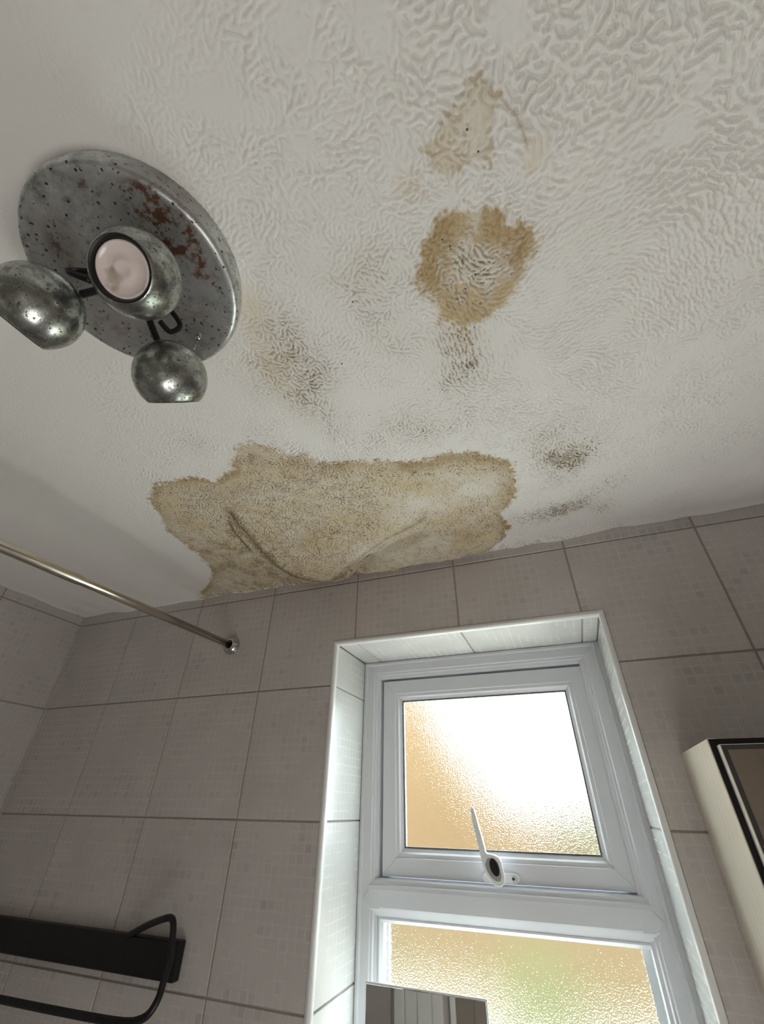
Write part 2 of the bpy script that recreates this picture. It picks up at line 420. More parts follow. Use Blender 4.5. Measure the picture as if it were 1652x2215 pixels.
# where the relief is strong or worn smooth
amp_pts = [((1450, 120), 1.15), ((1600, 100), 1.2), ((1600, 500), 1.0), ((1500, 600), 1.15), ((1300, 300), .55), ((1250, 550), .75), ((1000, 300), .8), ((1000, 100), .8),
           ((750, 100), .6), ((500, 120), .45), ((150, 60), .12), ((60, 250), .06), ((600, 400), .5), ((800, 400), .6), ((450, 280), .5), ((800, 600), .7), ((1020, 580), 1.0),
           ((1100, 750), .7), ((1300, 850), .8), ((1500, 850), .6), ((1600, 900), .35), ((1620, 1040), .15), ((1400, 1050), .35), ((1150, 950), .8), ((900, 950), .7), ((1200, 1100), .5),
           ((650, 750), .85), ((750, 850), .4), ((600, 620), .5), ((500, 880), .25), ((300, 900), .25), ((100, 850), .12), ((50, 1000), .1), ((200, 1050), .18), ((300, 1200), .05),
           ((150, 1150), .05), ((400, 1000), .5), ((450, 1100), .8), ((600, 1100), .95), ((750, 1130), .8), ((700, 1000), .8), ((950, 1060), .45), ((1060, 1060), .4), ((880, 1180), .1), ((980, 1180), .1), ((400, 1260), .05), ((0, 500), .1), ((0, 1200), .05)]
num = np.zeros((ny // 8 + 1, nx // 8 + 1)); den = num.copy() + 1e-9
sx, sy = XX[::8, ::8], YY[::8, ::8]; num = np.zeros_like(sx); den = num + 1e-12
for p, a in amp_pts:
    q = on_ceiling(*p); d2 = (sx - q[0]) ** 2 + (sy - q[1]) ** 2; w = 1 / (d2 + 0.002) ** 2; num += w * a; den += w
amp_s = num / den
amp = np.repeat(np.repeat(amp_s, 8, 0), 8, 1)[:ny, :nx]
kern = np.exp(-(fr * 0.02) ** 2); amp = np.real(np.fft.ifft2(np.fft.fft2(amp) * kern))
amp *= 1 + 0.35 * fnoise(0.06, 21)
amp = np.clip(amp, 0, 1.4)
H0 = relief * amp * 0.0017

def sdist(P, X, Y):
    """signed distance (positive inside) to polygon P"""
    d = np.full(X.shape, 1e9); ins = np.zeros(X.shape, bool); n = len(P)
    for i in range(n):
        x0, y0 = P[i]; x1, y1 = P[(i + 1) % n]
        ex, ey = x1 - x0, y1 - y0; t = np.clip(((X - x0) * ex + (Y - y0) * ey) / (ex * ex + ey * ey + 1e-12), 0, 1)
        d = np.minimum(d, (X - x0 - t * ex) ** 2 + (Y - y0 - t * ey) ** 2)
        c = ((y0 > Y) != (y1 > Y)) & (X < (x1 - x0) * (Y - y0) / (y1 - y0 + 1e-12) + x0); ins ^= c
    return np.where(ins, 1, -1) * np.sqrt(d)
def ldist(P, X, Y):
    d = np.full(X.shape, 1e9)
    for (x0, y0), (x1, y1) in zip(P[:-1], P[1:]):
        ex, ey = x1 - x0, y1 - y0; t = np.clip(((X - x0) * ex + (Y - y0) * ey) / (ex * ex + ey * ey + 1e-12), 0, 1)
        d = np.minimum(d, (X - x0 - t * ex) ** 2 + (Y - y0 - t * ey) ** 2)
    return np.sqrt(d)
def ss(a, b, x):
    t = np.clip((x - a) / (b - a), 0, 1); return t * t * (3 - 2 * t)

# mesh sample positions (finer where the photograph looks closest)
mx = np.concatenate([np.arange(XL - 0.01, -1.50, 0.006), np.arange(-1.50, 0.20, 0.0015), np.arange(0.20, XR + 0.012, 0.008)])
my = np.concatenate([np.linspace(YF - 0.01, -1.36, 28)[:-1], np.arange(-1.36, -0.45, 0.0015), np.arange(-0.45, 0.0, 0.002), [0.0, 0.003]])
IX = np.clip(np.round((mx - gx[0]) / G).astype(int), 0, nx - 1)
IY = np.clip(np.round((my - gy[0]) / G).astype(int), 0, ny - 1)
X, Y = np.meshgrid(mx, my)
h = H0[np.ix_(IY, IX)].copy()
h[Y < -1.36] *= 0.3
rel = relief[np.ix_(IY, IX)]
wob = np.random.default_rng(1)
def smp(a): return a[np.ix_(IY, IX)]
w1, w2, w3 = smp(fnoise(0.03, 31)), smp(fnoise(0.009, 32)), smp(fnoise(0.11, 33))
jit = 0.0032 * w1 + 0.0030 * w2 - 0.003 * np.tanh(rel)

A1 = cp([(1005, 159), (1034, 164), (1051, 190), (1078, 212), (1070, 265), (1075, 304), (1060, 345), (1005, 352), (966, 389), (932, 372), (923, 321), (954, 260), (988, 236), (1000, 205)])
A2 = cp([(1141, 304), (1172, 299), (1182, 338), (1150, 372), (1136, 338)])
A3 = cp([(868, 385), (898, 381), (908, 423), (870, 423)])
Bp = cp([(923, 522), (940, 476), (971, 459), (1010, 454), (1034, 464), (1049, 444), (1092, 456), (1109, 488), (1153, 490), (1160, 536), (1136, 575), (1111, 626), (1092, 660), (1051, 686), (1000, 713), (957, 691), (930, 638), (898, 599), (901, 570)])
Bh = cp([(965, 560), (1000, 525), (1050, 515), (1090, 545), (1095, 590), (1060, 625), (1010, 620), (970, 600)])
Bgap = cp([(1018, 470), (1036, 466), (1040, 520), (1015, 525)])
Cp = cp([(319, 1079), (337, 1048), (395, 1036), (428, 1030), (468, 1042), (504, 1018), (501, 979), (528, 957), (552, 954), (598, 967), (622, 985), (658, 979), (695, 1000), (776, 997), (829, 996), (902, 998), (974, 978), (1018, 978), (1109, 996), (1116, 1040), (1116, 1073), (1083, 1109), (1105, 1134), (1083, 1160), (1029, 1190), (900, 1222), (740, 1248), (600, 1270), (433, 1297), (445, 1268), (462, 1236), (437, 1209), (401, 1178), (359, 1148), (340, 1109)])
dA1, dA2, dA3, dB, dBh, dBg, dC = (sdist(P, X, Y) for P in (A1, A2, A3, Bp, Bh, Bgap, Cp))
def fill(d, soft=0.009): return ss(-soft, soft, d + jit)
def pblob(pts, r):
    out = np.zeros_like(X)
    for (p, a) in pts:
        q = on_ceiling(*p); out += a * np.exp(-((X - q[0]) ** 2 + (Y - q[1]) ** 2) / (2 * r * r))
    return out
stain = 0.62 * fill(dA1, 0.008) * (1 - 0.35 * np.clip(pblob([((1040, 330), 1), ((1010, 190), .6)], 0.025), 0, 1)) + 0.42 * fill(dA2, 0.012) + 0.4 * fill(dA3, 0.014)
fB = fill(dB); hB = ss(-0.02, 0.014, dBh + 2 * jit)
stain = np.maximum(stain, fB * (0.98 - 0.70 * hB) * (1 - 0.6 * ss(-0.006, 0.006, dBg + jit)))
fC = fill(dC, 0.0085)
pale = np.clip(pblob([((900, 1080), 1.0), ((850, 1110), .7), ((1010, 1060), .8), ((1050, 1050), .5), ((950, 1100), .6), ((790, 1180), .8), ((830, 1160), .7)], 0.032), 0, 1)
wallband = np.clip(pblob([((900, 1195), .7), ((980, 1180), .7)], 0.03), 0, 1)
leftlow = np.clip(pblob([((520, 1265), 1), ((460, 1280), 1)], 0.03), 0, 1)
stain = np.maximum(stain, fC * (0.78 - 0.52 * pale - 0.2 * wallband - 0.3 * leftlow + 0.10 * w3))
stain += pblob([((545, 660), .40), ((560, 720), .35), ((590, 790), .42), ((610, 840), .30), ((640, 780), .2), ((520, 800), .15), ((780, 590), .15), ((650, 880), .18), ((1000, 735), .25)], 0.024)
stain = np.clip(stain, 0, 1)
# tide lines: brown along the borders, heavier where the photograph shows it
tideC = np.exp(-((dC + jit - 0.007) / 0.010) ** 2) * fC
topband = np.clip(pblob([((730, 1008), .7), ((880, 1008), 1), ((930, 1010), 1), ((980, 995), 1), ((1040, 990), 1), ((1090, 1000), .8), ((1105, 1060), .8), ((1095, 1100), .5)], 0.022), 0, 1)
edge = tideC * (0.50 + 0.25 * w3) * (Y < -0.03)
edge = np.maximum(edge, fC * topband * 0.95 * ss(0.055, 0.012, dC + 2 * jit))
edge = np.maximum(edge, fC * np.clip(pblob([((560, 1000), .5), ((640, 1000), .6), ((700, 1020), .5), ((480, 1070), .5), ((520, 1060), .4), ((430, 1200), .5), ((380, 1160), .5), ((350, 1120), .5), ((410, 1050), .4), ((1000, 1150), .4), ((900, 1160), .3)], 0.02), 0, 1) * 0.8)
ringB = fB * np.clip(1 - hB, 0, 1) * (1 - 0.6 * ss(-0.006, 0.006, dBg + jit))
patchB = np.clip(pblob([((950, 490), 1), ((1070, 480), 1), ((1120, 530), .9), ((920, 600), .8), ((930, 560), .6), ((1100, 590), .5), ((1010, 690), .3), ((980, 660), .3)], 0.022), 0, 1)
edge = np.maximum(edge, ringB * (0.22 + 0.65 * patchB))
edge = np.maximum(edge, 0.35 * np.exp(-((dA1 + jit - 0.003) / 0.004) ** 2) * fill(dA1))
lineA = ldist(cp([(1085, 215), (1108, 238), (1122, 262), (1132, 290), (1140, 312)]), X, Y)
edge = np.maximum(edge, 0.6 * np.exp(-(lineA / 0.0022) ** 2))
# creases of the sagging sheet
cr1 = cp([(492, 1128), (505, 1152), (540, 1190), (575, 1212), (610, 1230), (660, 1243), (700, 1250)])
cr2 = cp([(745, 1222), (775, 1205), (800, 1188), (835, 1165), (870, 1152), (915, 1134)])
d1, d2 = ldist(cr1, X, Y), ldist(cr2, X, Y)
edge = np.maximum(edge, 0.85 * np.exp(-(d1 / 0.006) ** 2) * (0.7 + 0.3 * np.clip(w2, -1, 1)))
edge = np.maximum(edge, 0.55 * np.exp(-(d2 / 0.0045) ** 2) * (0.7 + 0.4 * np.clip(w2, -1, 1)))
edge = np.clip(edge, 0, 1)
rust = np.clip(pblob([((650, 1200), .7), ((690, 1205), .7), ((720, 1200), .4), ((700, 1010), .35), ((510, 1050), .3), ((1225, 990), .2)], 0.018), 0, 1) * 0.7
mould = (0.80 * fC * (1 - 0.6 * pale) + 0.85 * fB * (0.35 + 0.5 * hB) + 0.25 * fill(dA1)
         + pblob([((600, 700), .45), ((640, 760), .8), ((690, 820), .9), ((650, 860), .6), ((590, 800), .7), ((560, 850), .4), ((700, 890), .5), ((720, 930), .4), ((850, 920), .6), ((920, 930), .6), ((800, 960), .4),
                  ((990, 740), .8), ((1010, 800), .9), ((980, 840), .4), ((860, 740), .3), ((760, 600), .35), ((830, 590), .4), ((800, 680), .35), ((420, 960), .35), ((560, 930), .3), ((1000, 900), .35)], 0.026)
         + pblob([((1210, 985), 1.1), ((1240, 1000), 1.1), ((1190, 1000), .6), ((1180, 1110), .9), ((1220, 1100), 1.1), ((1260, 1090), .8), ((1140, 1120), .6), ((1200, 940), .4), ((1290, 1060), .4), ((1200, 1040), .4), ((1270, 970), .5), ((1160, 960), .4), ((1330, 1040), .4), ((1100, 1125), .5), ((1300, 1100), .6)], 0.026)
         + pblob([((510, 1150), .8), ((530, 1190), 1), ((560, 1215), 1), ((480, 1180), .5), ((500, 1220), .7), ((460, 1290), .5), ((560, 1262), .8), ((520, 1262), .6), ((620, 1250), .8), ((480, 1230), .7), ((540, 1235), .9), ((450, 1195), .5), ((590, 1240), .9), ((680, 1248), .8)], 0.018))
nearwall = np.exp(-(np.abs(Y) / 0.018) ** 2) * ss(-1.62, -1.35, X) * ss(-0.05, -0.45, X)
mould = mould + 0.9 * nearwall * (0.7 + 0.3 * w1)
mould = np.clip(0.98 * mould * (1 + 0.16 * w1 + 0.10 * w2), 0, 1.3)
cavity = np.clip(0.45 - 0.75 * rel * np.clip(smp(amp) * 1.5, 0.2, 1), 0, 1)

# sag of the sodden sheet and the rounded join to the wall
bul1 = cp([(492, 1128), (540, 1190), (610, 1230), (680, 1246), (740, 1248), (770, 1232), (752, 1220), (800, 1186), (870, 1150), (925, 1130), (900, 1050), (700, 1010), (520, 1030)])
bul2 = cp([(765, 1238), (800, 1196), (870, 1158), (930, 1138), (1060, 1136), (1110, 1150), (1060, 1186), (980, 1206), (880, 1225)])
db1, db2 = sdist(bul1, X, Y), sdist(bul2, X, Y)
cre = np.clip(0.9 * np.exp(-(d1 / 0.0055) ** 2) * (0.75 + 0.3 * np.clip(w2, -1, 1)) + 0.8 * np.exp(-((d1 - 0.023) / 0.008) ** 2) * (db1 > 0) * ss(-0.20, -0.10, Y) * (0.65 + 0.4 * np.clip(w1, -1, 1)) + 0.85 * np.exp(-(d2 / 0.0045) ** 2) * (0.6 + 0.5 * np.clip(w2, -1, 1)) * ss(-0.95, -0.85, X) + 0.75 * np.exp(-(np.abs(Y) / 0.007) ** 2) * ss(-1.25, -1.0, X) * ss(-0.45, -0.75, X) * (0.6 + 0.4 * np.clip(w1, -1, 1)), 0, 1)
def cpz(pts, dz):
    out = []
    for x, y in pts:
        d = px_ray(x, y); k = (ZC - dz - CAMP[2]) / d[2]; p = CAMP + k * d; out.append((p[0], min(p[1], -0.006)))
    return np.array(out)
d3 = ldist(cpz([(492, 1128), (512, 1158), (560, 1200), (600, 1224), (650, 1237), (700, 1245), (740, 1243), (772, 1228), (800, 1216)], 0.034), X, Y)
d4 = ldist(cpz([(748, 1222), (775, 1206), (800, 1189), (835, 1167), (870, 1153), (915, 1136)], 0.030), X, Y)
d5 = ldist(cpz([(560, 1222), (600, 1238), (640, 1250), (700, 1254)], 0.03), X, Y)
w1c, w2c = np.clip(w1, -1, 1), np.clip(w2, -1, 1)
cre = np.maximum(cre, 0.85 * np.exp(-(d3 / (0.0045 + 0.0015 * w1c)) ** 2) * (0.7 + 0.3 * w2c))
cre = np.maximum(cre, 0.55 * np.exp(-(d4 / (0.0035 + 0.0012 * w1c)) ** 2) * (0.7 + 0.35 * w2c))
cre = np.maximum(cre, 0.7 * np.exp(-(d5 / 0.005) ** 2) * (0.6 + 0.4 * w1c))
veil = np.exp(-(d3 / 0.022) ** 2) * ss(-0.95, -1.05, X) + 0.6 * np.exp(-(d3 / 0.012) ** 2)
mould = np.clip(mould + 0.55 * veil, 0, 1.4)
edge = np.clip(edge + 0.35 * np.exp(-(d3 / 0.016) ** 2) + 0.35 * np.exp(-((d4 - 0.004) / 0.010) ** 2), 0, 1)
yy = np.clip(-Y, 0, None)
sag = (0.026 * ss(-0.001, 0.016, db1) + 0.028 * ss(0.0, 0.07, db1)) * ss(0.36, 0.08, yy)
sag += 0.022 * ss(0.0, 0.030, db2)
sag += 0.008 * np.exp(-(((X + 0.85) / 0.40) ** 2 + (yy / 0.28) ** 2))
sag += 0.0018 * w3 * np.exp(-(yy / 0.3) ** 2)
cove = 0.007 * (1 - np.clip(yy / 0.028, 0, 1)) ** 2 * (1 + 0.06 * w3) * ss(-2.2, -2.0, X)
cove += 0.004 * (1 - np.clip((X - XL) / 0.03, 0, 1)) ** 2
crease = -0.006 * np.exp(-(d1 / 0.006) ** 2) + 0.012 * np.exp(-((d2 - 0.006) / 0.006) ** 2) * (db1 > 0) - 0.006 * np.exp(-(d2 / 0.005) ** 2)
smoothf = (1 - 0.8 * np.exp(-(yy / 0.022) ** 2)) * (1 - 0.95 * np.exp(-((X - XL) / 0.06) ** 2))
Z = ZC - (h * smoothf + sag + cove + crease)
co = np.empty((len(my), len(mx), 3)); co[..., 0] = X; co[..., 1] = Y; co[..., 2] = Z
nr, nc = len(my), len(mx)
idx = np.arange(nr * nc).reshape(nr, nc)
quads = np.stack([idx[:-1, :-1], idx[1:, :-1], idx[1:, 1:], idx[:-1, 1:]], -1).reshape(-1, 4)    # faces look down
me = bpy.data.meshes.new('ceiling')
me.vertices.add(nr * nc); me.vertices.foreach_set('co', co.astype(np.float32).ravel())
me.loops.add(len(quads) * 4); me.loops.foreach_set('vertex_index', quads.astype(np.int32).ravel())
me.polygons.add(len(quads)); me.polygons.foreach_set('loop_start', (np.arange(len(quads)) * 4).astype(np.int32))
me.update(calc_edges=True)
me.polygons.foreach_set('use_smooth', np.ones(len(quads), bool))
for nm, arr in (('stain', stain), ('edge', edge), ('mould', mould), ('rust', rust), ('cavity', cavity), ('crease', cre)):
    a = me.attributes.new(nm, 'FLOAT', 'POINT'); a.data.foreach_set('value', arr.astype(np.float32).ravel())
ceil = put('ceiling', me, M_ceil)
tag(ceil, 'white swirl-textured plaster ceiling with brown water stains, mould and a sagging edge', kind='structure')
slab = boxo('ceiling_slab', (XL - 0.12, XR + 0.12, YF - 0.12, 0.28, ZC + 0.03, ZC + 0.15), simple('slab', (0.5, 0.5, 0.5), 0.9), ceil)

# ------------------------------------------------------------------ walls with tiles
def wall_slab(name, boxes, m):
    bm = bmesh.new()
    for b in boxes: box(bm, *b)
    return tag(bm_obj(name, bm, m), kind='structure')
WT = 0.30
G0 = 0.0022                                        # grout lies this far behind the tile faces
q_ = 0.003
wb = wall_slab('wall_back', [(XL - 0.12, WX0 - q_, G0, WT, ZF, ZC + 0.05), (WX1 + q_, XR + 0.12, G0, WT, ZF, ZC + 0.05),
                             (WX0 - q_, WX1 + q_, G0, WT, WZ1 + q_, ZC + 0.05), (WX0 - q_, WX1 + q_, G0, WT, ZF, WZ0 - q_)], M_grout)
wb['label'] = 'grey tiled window wall'
wl = wall_slab('wall_left', [(XL - 0.12, XL - G0, YF - 0.12, G0, ZF, ZC + 0.05)], M_grout)
wl['label'] = 'grey tiled wall at the far left'
wr = wall_slab('wall_right', [(XR, XR + 0.12, YF - 0.12, G0, ZF, ZC + 0.05)], M_far)
wf = wall_slab('wall_front', [(XL, XR, YF - 0.12, YF, ZF, ZC + 0.05)], M_far)
fl = wall_slab('floor', [(XL - 0.12, XR + 0.12, YF - 0.12, WT, ZF - 0.1, ZF)], M_floor)

cache = {}
def tile(parent, u0, v0, F, clip=None, m=None, name='tile', gap=0.0021, thick=0.0040, poly=None):
    """one ceramic tile; u,v local to its cell, the cell origin placed by matrix F(u0, v0)"""
    key = (tuple(poly) if poly else clip, m.name)
    if key not in cache:
        if poly: P = [Vector(p) for p in poly]
        else:
            a, b, c, d = clip; P = [Vector((a, b)), Vector((c, b)), Vector((c, d)), Vector((a, d))]
        P = offset_poly(P, gap)
        bm = bmesh.new(); prism(bm, P, -thick, 0.0, 0.0012)
        me = bpy.data.meshes.new(name); bmesh.ops.recalc_face_normals(bm, faces=bm.faces); bm.to_mesh(me); bm.free(); me.materials.append(m); cache[key] = me
    o = bpy.data.objects.new(name, cache[key]); COL.objects.link(o); o.parent = parent
    tilt = 0.0012
    o.matrix_local = F(u0, v0) @ Matrix.Rotation(random.uniform(-tilt, tilt), 4, 'X') @ Matrix.Rotation(random.uniform(-tilt, tilt), 4, 'Y')
    return o
# window wall: u = x, v = z, out = -y
Fb = lambda u, v: Matrix(((1, 0, 0, u), (0, 0, -1, 0), (0, 1, 0, v), (0, 0, 0, 1)))
ox0, ox1, oz0, oz1 = WX0 - 0.009, WX1 + 0.009, WZ0 - 0.009, WZ1 + 0.009
for i in range(-7, 2):
    for j in range(-7, 1):
        x0, z0 = i * T, j * T
        a, c = max(0, XL - x0), min(T, XR - x0); b, d = 0.0, min(T, ZC + 0.02 - z0)
        if z0 < ZF: b = ZF - z0
        if c - a < 0.01 or d - b < 0.01: continue
        # cut around the window
        wa, wc, wbm, wd = max(a, ox0 - x0), min(c, ox1 - x0), max(b, oz0 - z0), min(d, oz1 - z0)
        if wa >= wc or wbm >= wd: tile(wb, x0, z0, Fb, (round(a, 4), round(b, 4), round(c, 4), round(d, 4)), M_tile); continue
        L_, R_, B_, T_ = wa > a + 1e-6, wc < c - 1e-6, wbm > b + 1e-6, wd < d - 1e-6
        if not (L_ or R_ or B_ or T_): continue
        r4 = lambda *q: tuple((round(x, 4), round(y, 4)) for x, y in q)
        if (L_ + R_ + B_ + T_) == 1:
            cl = (a, b, wa, d) if L_ else (wc, b, c, d) if R_ else (a, b, c, wbm) if B_ else (a, wd, c, d)
            tile(wb, x0, z0, Fb, tuple(round(q, 4) for q in cl), M_tile)
        elif L_ and T_: tile(wb, x0, z0, Fb, m=M_tile, poly=r4((a, b), (wa, b), (wa, wd), (c, wd), (c, d), (a, d)))
        elif R_ and T_: tile(wb, x0, z0, Fb, m=M_tile, poly=r4((wc, b), (c, b), (c, d), (a, d), (a, wd), (wc, wd)))
        elif L_ and B_: tile(wb, x0, z0, Fb, m=M_tile, poly=r4((a, b), (c, b), (c, wbm), (wa, wbm), (wa, d), (a, d)))
        elif R_ and B_: tile(wb, x0, z0, Fb, m=M_tile, poly=r4((a, b), (c, b), (c, d), (wc, d), (wc, wbm), (a, wbm)))
# left wall: u = y, v = z, out = +x
Fl = lambda u, v: Matrix(((0, 0, 1, XL), (1, 0, 0, u), (0, 1, 0, v), (0, 0, 0, 1)))
for i in range(-6, 0):
    for j in range(-7, 1):
        y0, z0 = i * T, j * T
        a, c = max(0, YF - y0), min(T, -0.001 - y0); b, d = max(0, ZF - z0), min(T, ZC + 0.02 - z0)
        if c - a < 0.02 or d - b < 0.01: continue
        tile(wl, y0, z0, Fl, (round(a, 4), round(b, 4), round(c, 4), round(d, 4)), M_tile)
# reveals and sill
rev = empty('trim_4'); tag(rev, 'pale tiled reveal around the window', kind='structure')
Frl = lambda u, v: Matrix(((0, 0, 1, WX0), (1, 0, 0, u), (0, 1, 0, v), (0, 0, 0, 1)))
Frr = lambda u, v: Matrix(((0, 0, -1, WX1), (-1, 0, 0, u), (0, 1, 0, v), (0, 0, 0, 1)))
Frt = lambda u, v: Matrix(((1, 0, 0, u), (0, -1, 0, v), (0, 0, -1, WZ1), (0, 0, 0, 1)))
Frs = lambda u, v: Matrix(((1, 0, 0, u), (0, 1, 0, v), (0, 0, 1, WZ0), (0, 0, 0, 1)))
for za, zb in ((-0.33, WZ1), (-0.66, -0.33), (-0.99, -0.66), (WZ0, -0.99)):
    tile(rev, 0.004, za, Frl, (0.0, 0.0, RD + 0.01, round(zb - za, 4)), M_reveal, name='reveal_tile', thick=0.004)
    tile(rev, RD + 0.014, za, Frr, (0.0, 0.0, RD + 0.01, round(zb - za, 4)), M_reveal, name='reveal_tile', thick=0.004)
for xa, xb in ((WX0, -0.99), (-0.99, -0.66), (-0.66, -0.33), (-0.33, WX1)):
    tile(rev, xa, RD + 0.014, Frt, (0.0, 0.0, round(xb - xa, 4), RD + 0.01), M_reveal, name='reveal_tile', thick=0.004)
    tile(rev, xa, 0.004, Frs, (0.0, 0.0, round(xb - xa, 4), RD + 0.01), M_reveal, name='sill_tile', thick=0.004)
# pale sealant down the corner
tag(boxo('trim_5', (XL - 0.001, XL + 0.0030, -0.0030, 0.001, ZF, ZC), M_grout_l), 'pale sealant line in the corner', kind='structure')
# rounded white bead around the opening
def bead(name, p0, p1, inward):
    """quarter-round bead between p0 and p1 in the wall plane (x,z); inward = unit vector towards the opening"""
    a, b = Vector(p0), Vector(p1); n = Vector(inward); dirv = (b - a).normalized()
    prof = [(-0.010, 0.006), (-0.010, -0.002)] + [(-0.002 + 0.0075 * math.sin(t) - 0.002, 0.004 - 0.0085 * math.cos(t)) for t in [k * math.pi / 2 / 6 for k in range(7)]] + [(0.0035, 0.012), (-0.002, 0.012)]
    bm = bmesh.new(); rings = []
    for e, s in ((a, -1), (b, 1)):
        ring = []
        for u, w in prof:
            q = e + n * u + dirv * (-s * u)       # mitre
            ring.append(bm.verts.new((q.x, w, q.y)))
        rings.append(ring)
    k = len(prof)
    for i in range(k): bm.faces.new((rings[0][i], rings[0][(i + 1) % k], rings[1][(i + 1) % k], rings[1][i]))
    bm.faces.new(rings[0]); bm.faces.new(rings[1][::-1])
    return tag(bm_obj(name, bm, M_bead), kind='structure')
bead('trim_1', (WX0, WZ1), (WX1, WZ1), (0, -1))['label'] = 'white rounded tile trim above the window'
bead('trim_2', (WX0, WZ0), (WX0, WZ1), (1, 0))['label'] = 'white rounded tile trim left of the window'
bead('trim_3', (WX1, WZ1), (WX1, WZ0), (-1, 0))['label'] = 'white rounded tile trim right of the window'

# ------------------------------------------------------------------ window
win = empty('window_1', (0, 0, 0)); tag(win, 'white plastic casement window with frosted panes', kind='structure')
def member(name, a, b, inw, prof, m, parent, mit=(1, 1), bevel=True):
    """frame bar from a to b (x,z), profile of (inset, y) extruded with mitred ends; a closed profile"""
    a, b = Vector(a), Vector(b); n = Vector(inw); dv = (b - a).normalized()
    bm = bmesh.new(); rings = []
    for e, s, k in ((a, -1, mit[0]), (b, 1, mit[1])):
        rings.append([bm.verts.new((*(lambda q: (q.x, w, q.y))(e + n * u - dv * (s * (u * k + 0.0003))),)) for u, w in prof])
    k = len(prof)
    for i in range(k): bm.faces.new((rings[0][i], rings[0][(i + 1) % k], rings[1][(i + 1) % k], rings[1][i]))
    bm.faces.new(rings[0]); bm.faces.new(rings[1][::-1])
    o = bm_obj(name, bm, m, parent)
    return o
def frame4(x0, x1, z0, z1, prof, m, parent, name):
    member(name, (x0, z1), (x1, z1), (0, -1), prof, m, parent)
    member(name, (x1, z0), (x0, z0), (0, 1), prof, m, parent)
    member(name, (x0, z0), (x0, z1), (1, 0), prof, m, parent)
    member(name, (x1, z1), (x1, z0), (-1, 0), prof, m, parent)
FY = 0.228
FX0, FX1, FZ0, FZ1 = WX0 + 0.001, WX1 - 0.010, WZ0 + 0.003, WZ1 - 0.001
# a silicone-white packer strip closes the right side
boxo('packer_strip', (WX1 - 0.012, WX1 + 0.002, FY + 0.004, FY + 0.06, WZ0, WZ1), M_upvc, win, 0.001)
# outer frame: little bead, flat, two steps down to the rebate
pf = [(0.0, FY + 0.07), (0.0, FY + 0.002), (0.002, FY), (0.008, FY), (0.010, FY + 0.004), (0.012, FY + 0.006), (0.036, FY + 0.006), (0.039, FY + 0.010), (0.044, FY + 0.010), (0.047, FY + 0.017), (0.055, FY + 0.020), (0.057, FY + 0.024), (0.057, FY + 0.060), (0.075, FY + 0.060), (0.075, FY + 0.07)]
frame4(FX0, FX1, FZ0, FZ1, [(u * (0.95), w) for u, w in pf], M_upvc, win, 'frame_bar')
TZ1, TZ0 = -0.788, -0.868                         # transom between top sash and lower pane
# transom
tp = [(-0.014, FY + 0.07), (-0.014, FY + 0.062), (0.0, FY + 0.062), (0.0, FY + 0.018), (0.004, FY + 0.012), (0.012, FY + 0.010), (0.014, FY + 0.005), (0.022, FY + 0.003), (0.058, FY + 0.003), (0.062, FY + 0.006), (0.080, FY + 0.022), (0.080, FY + 0.07)]
member('transom', (FX0 + 0.030, TZ1), (FX1 - 0.030, TZ1), (0, -1), tp, M_upvc, win, (0, 0))
# mitre-like pointed ends of the transom laid over the side bars
for xs, s in ((FX0 + 0.032, 1), (FX1 - 0.032, -1)):
    bm = bmesh.new()
    zc = (TZ1 + TZ0) / 2
    P = [(xs - 0.016 * s, zc), (xs + 0.004 * s, zc - 0.022), (xs + 0.03 * s, zc - 0.022), (xs + 0.03 * s, zc + 0.02), (xs + 0.004 * s, zc + 0.02)]
    if s < 0: P = P[::-1]
    prism(bm, P, FY + 0.02, FY + 0.0028, 0.0012, F=lambda u, v, w: Vector((u, w, v)))
    bm_obj('transom_end', bm, M_upvc, win)
# opening sash, recessed behind the frame
SX0, SX1, SZ1, SZ0 = -0.992, -0.343, -0.266, -0.787
SY = FY + 0.026
ps = [(0.0, SY + 0.032), (0.0, SY), (0.040, SY), (0.042, SY + 0.003), (0.050, SY + 0.004), (0.054, SY + 0.009), (0.062, SY + 0.014), (0.064, SY + 0.032)]
sash = empty('top_sash', (0, 0, 0)); sash.parent = win
frame4(SX0 + 0.004, SX1 - 0.003, SZ0 + 0.003, SZ1 - 0.004, ps, M_upvc, sash, 'sash_bar')
frame4(SX0 + 0.066, SX1 - 0.065, SZ0 + 0.065, SZ1 - 0.066, [(0, SY + 0.022), (0, SY + 0.013), (0.0035, SY + 0.014), (0.0035, SY + 0.022)], M_gasket, sash, 'gasket')
def pane(name, x0, x1, z0, z1, y, parent):
    bm = bmesh.new(); box(bm, x0, x1, y, y + 0.004, z0, z1)
    return bm_obj(name, bm, M_glass, parent)
pane('glass_pane', SX0 + 0.062, SX1 - 0.061, SZ0 + 0.060, SZ1 - 0.062, SY + 0.020, sash)
# fixed lower light
pb = [(0.0, FY + 0.05), (0.0, FY + 0.020), (0.004, FY + 0.020), (0.012, FY + 0.030), (0.013, FY + 0.05)]
LX0, LX1, LZ1, LZ0 = FX0 + 0.0540, FX1 - 0.0350, TZ0 + 0.001, FZ0 + 0.052
frame4(LX0, LX1 - 0.003, LZ0, LZ1, pb, M_upvc, win, 'glazing_bead')
pane('glass_pane', LX0 + 0.006, LX1 - 0.006, LZ0 + 0.006, LZ1 - 0.006, FY + 0.038, win)
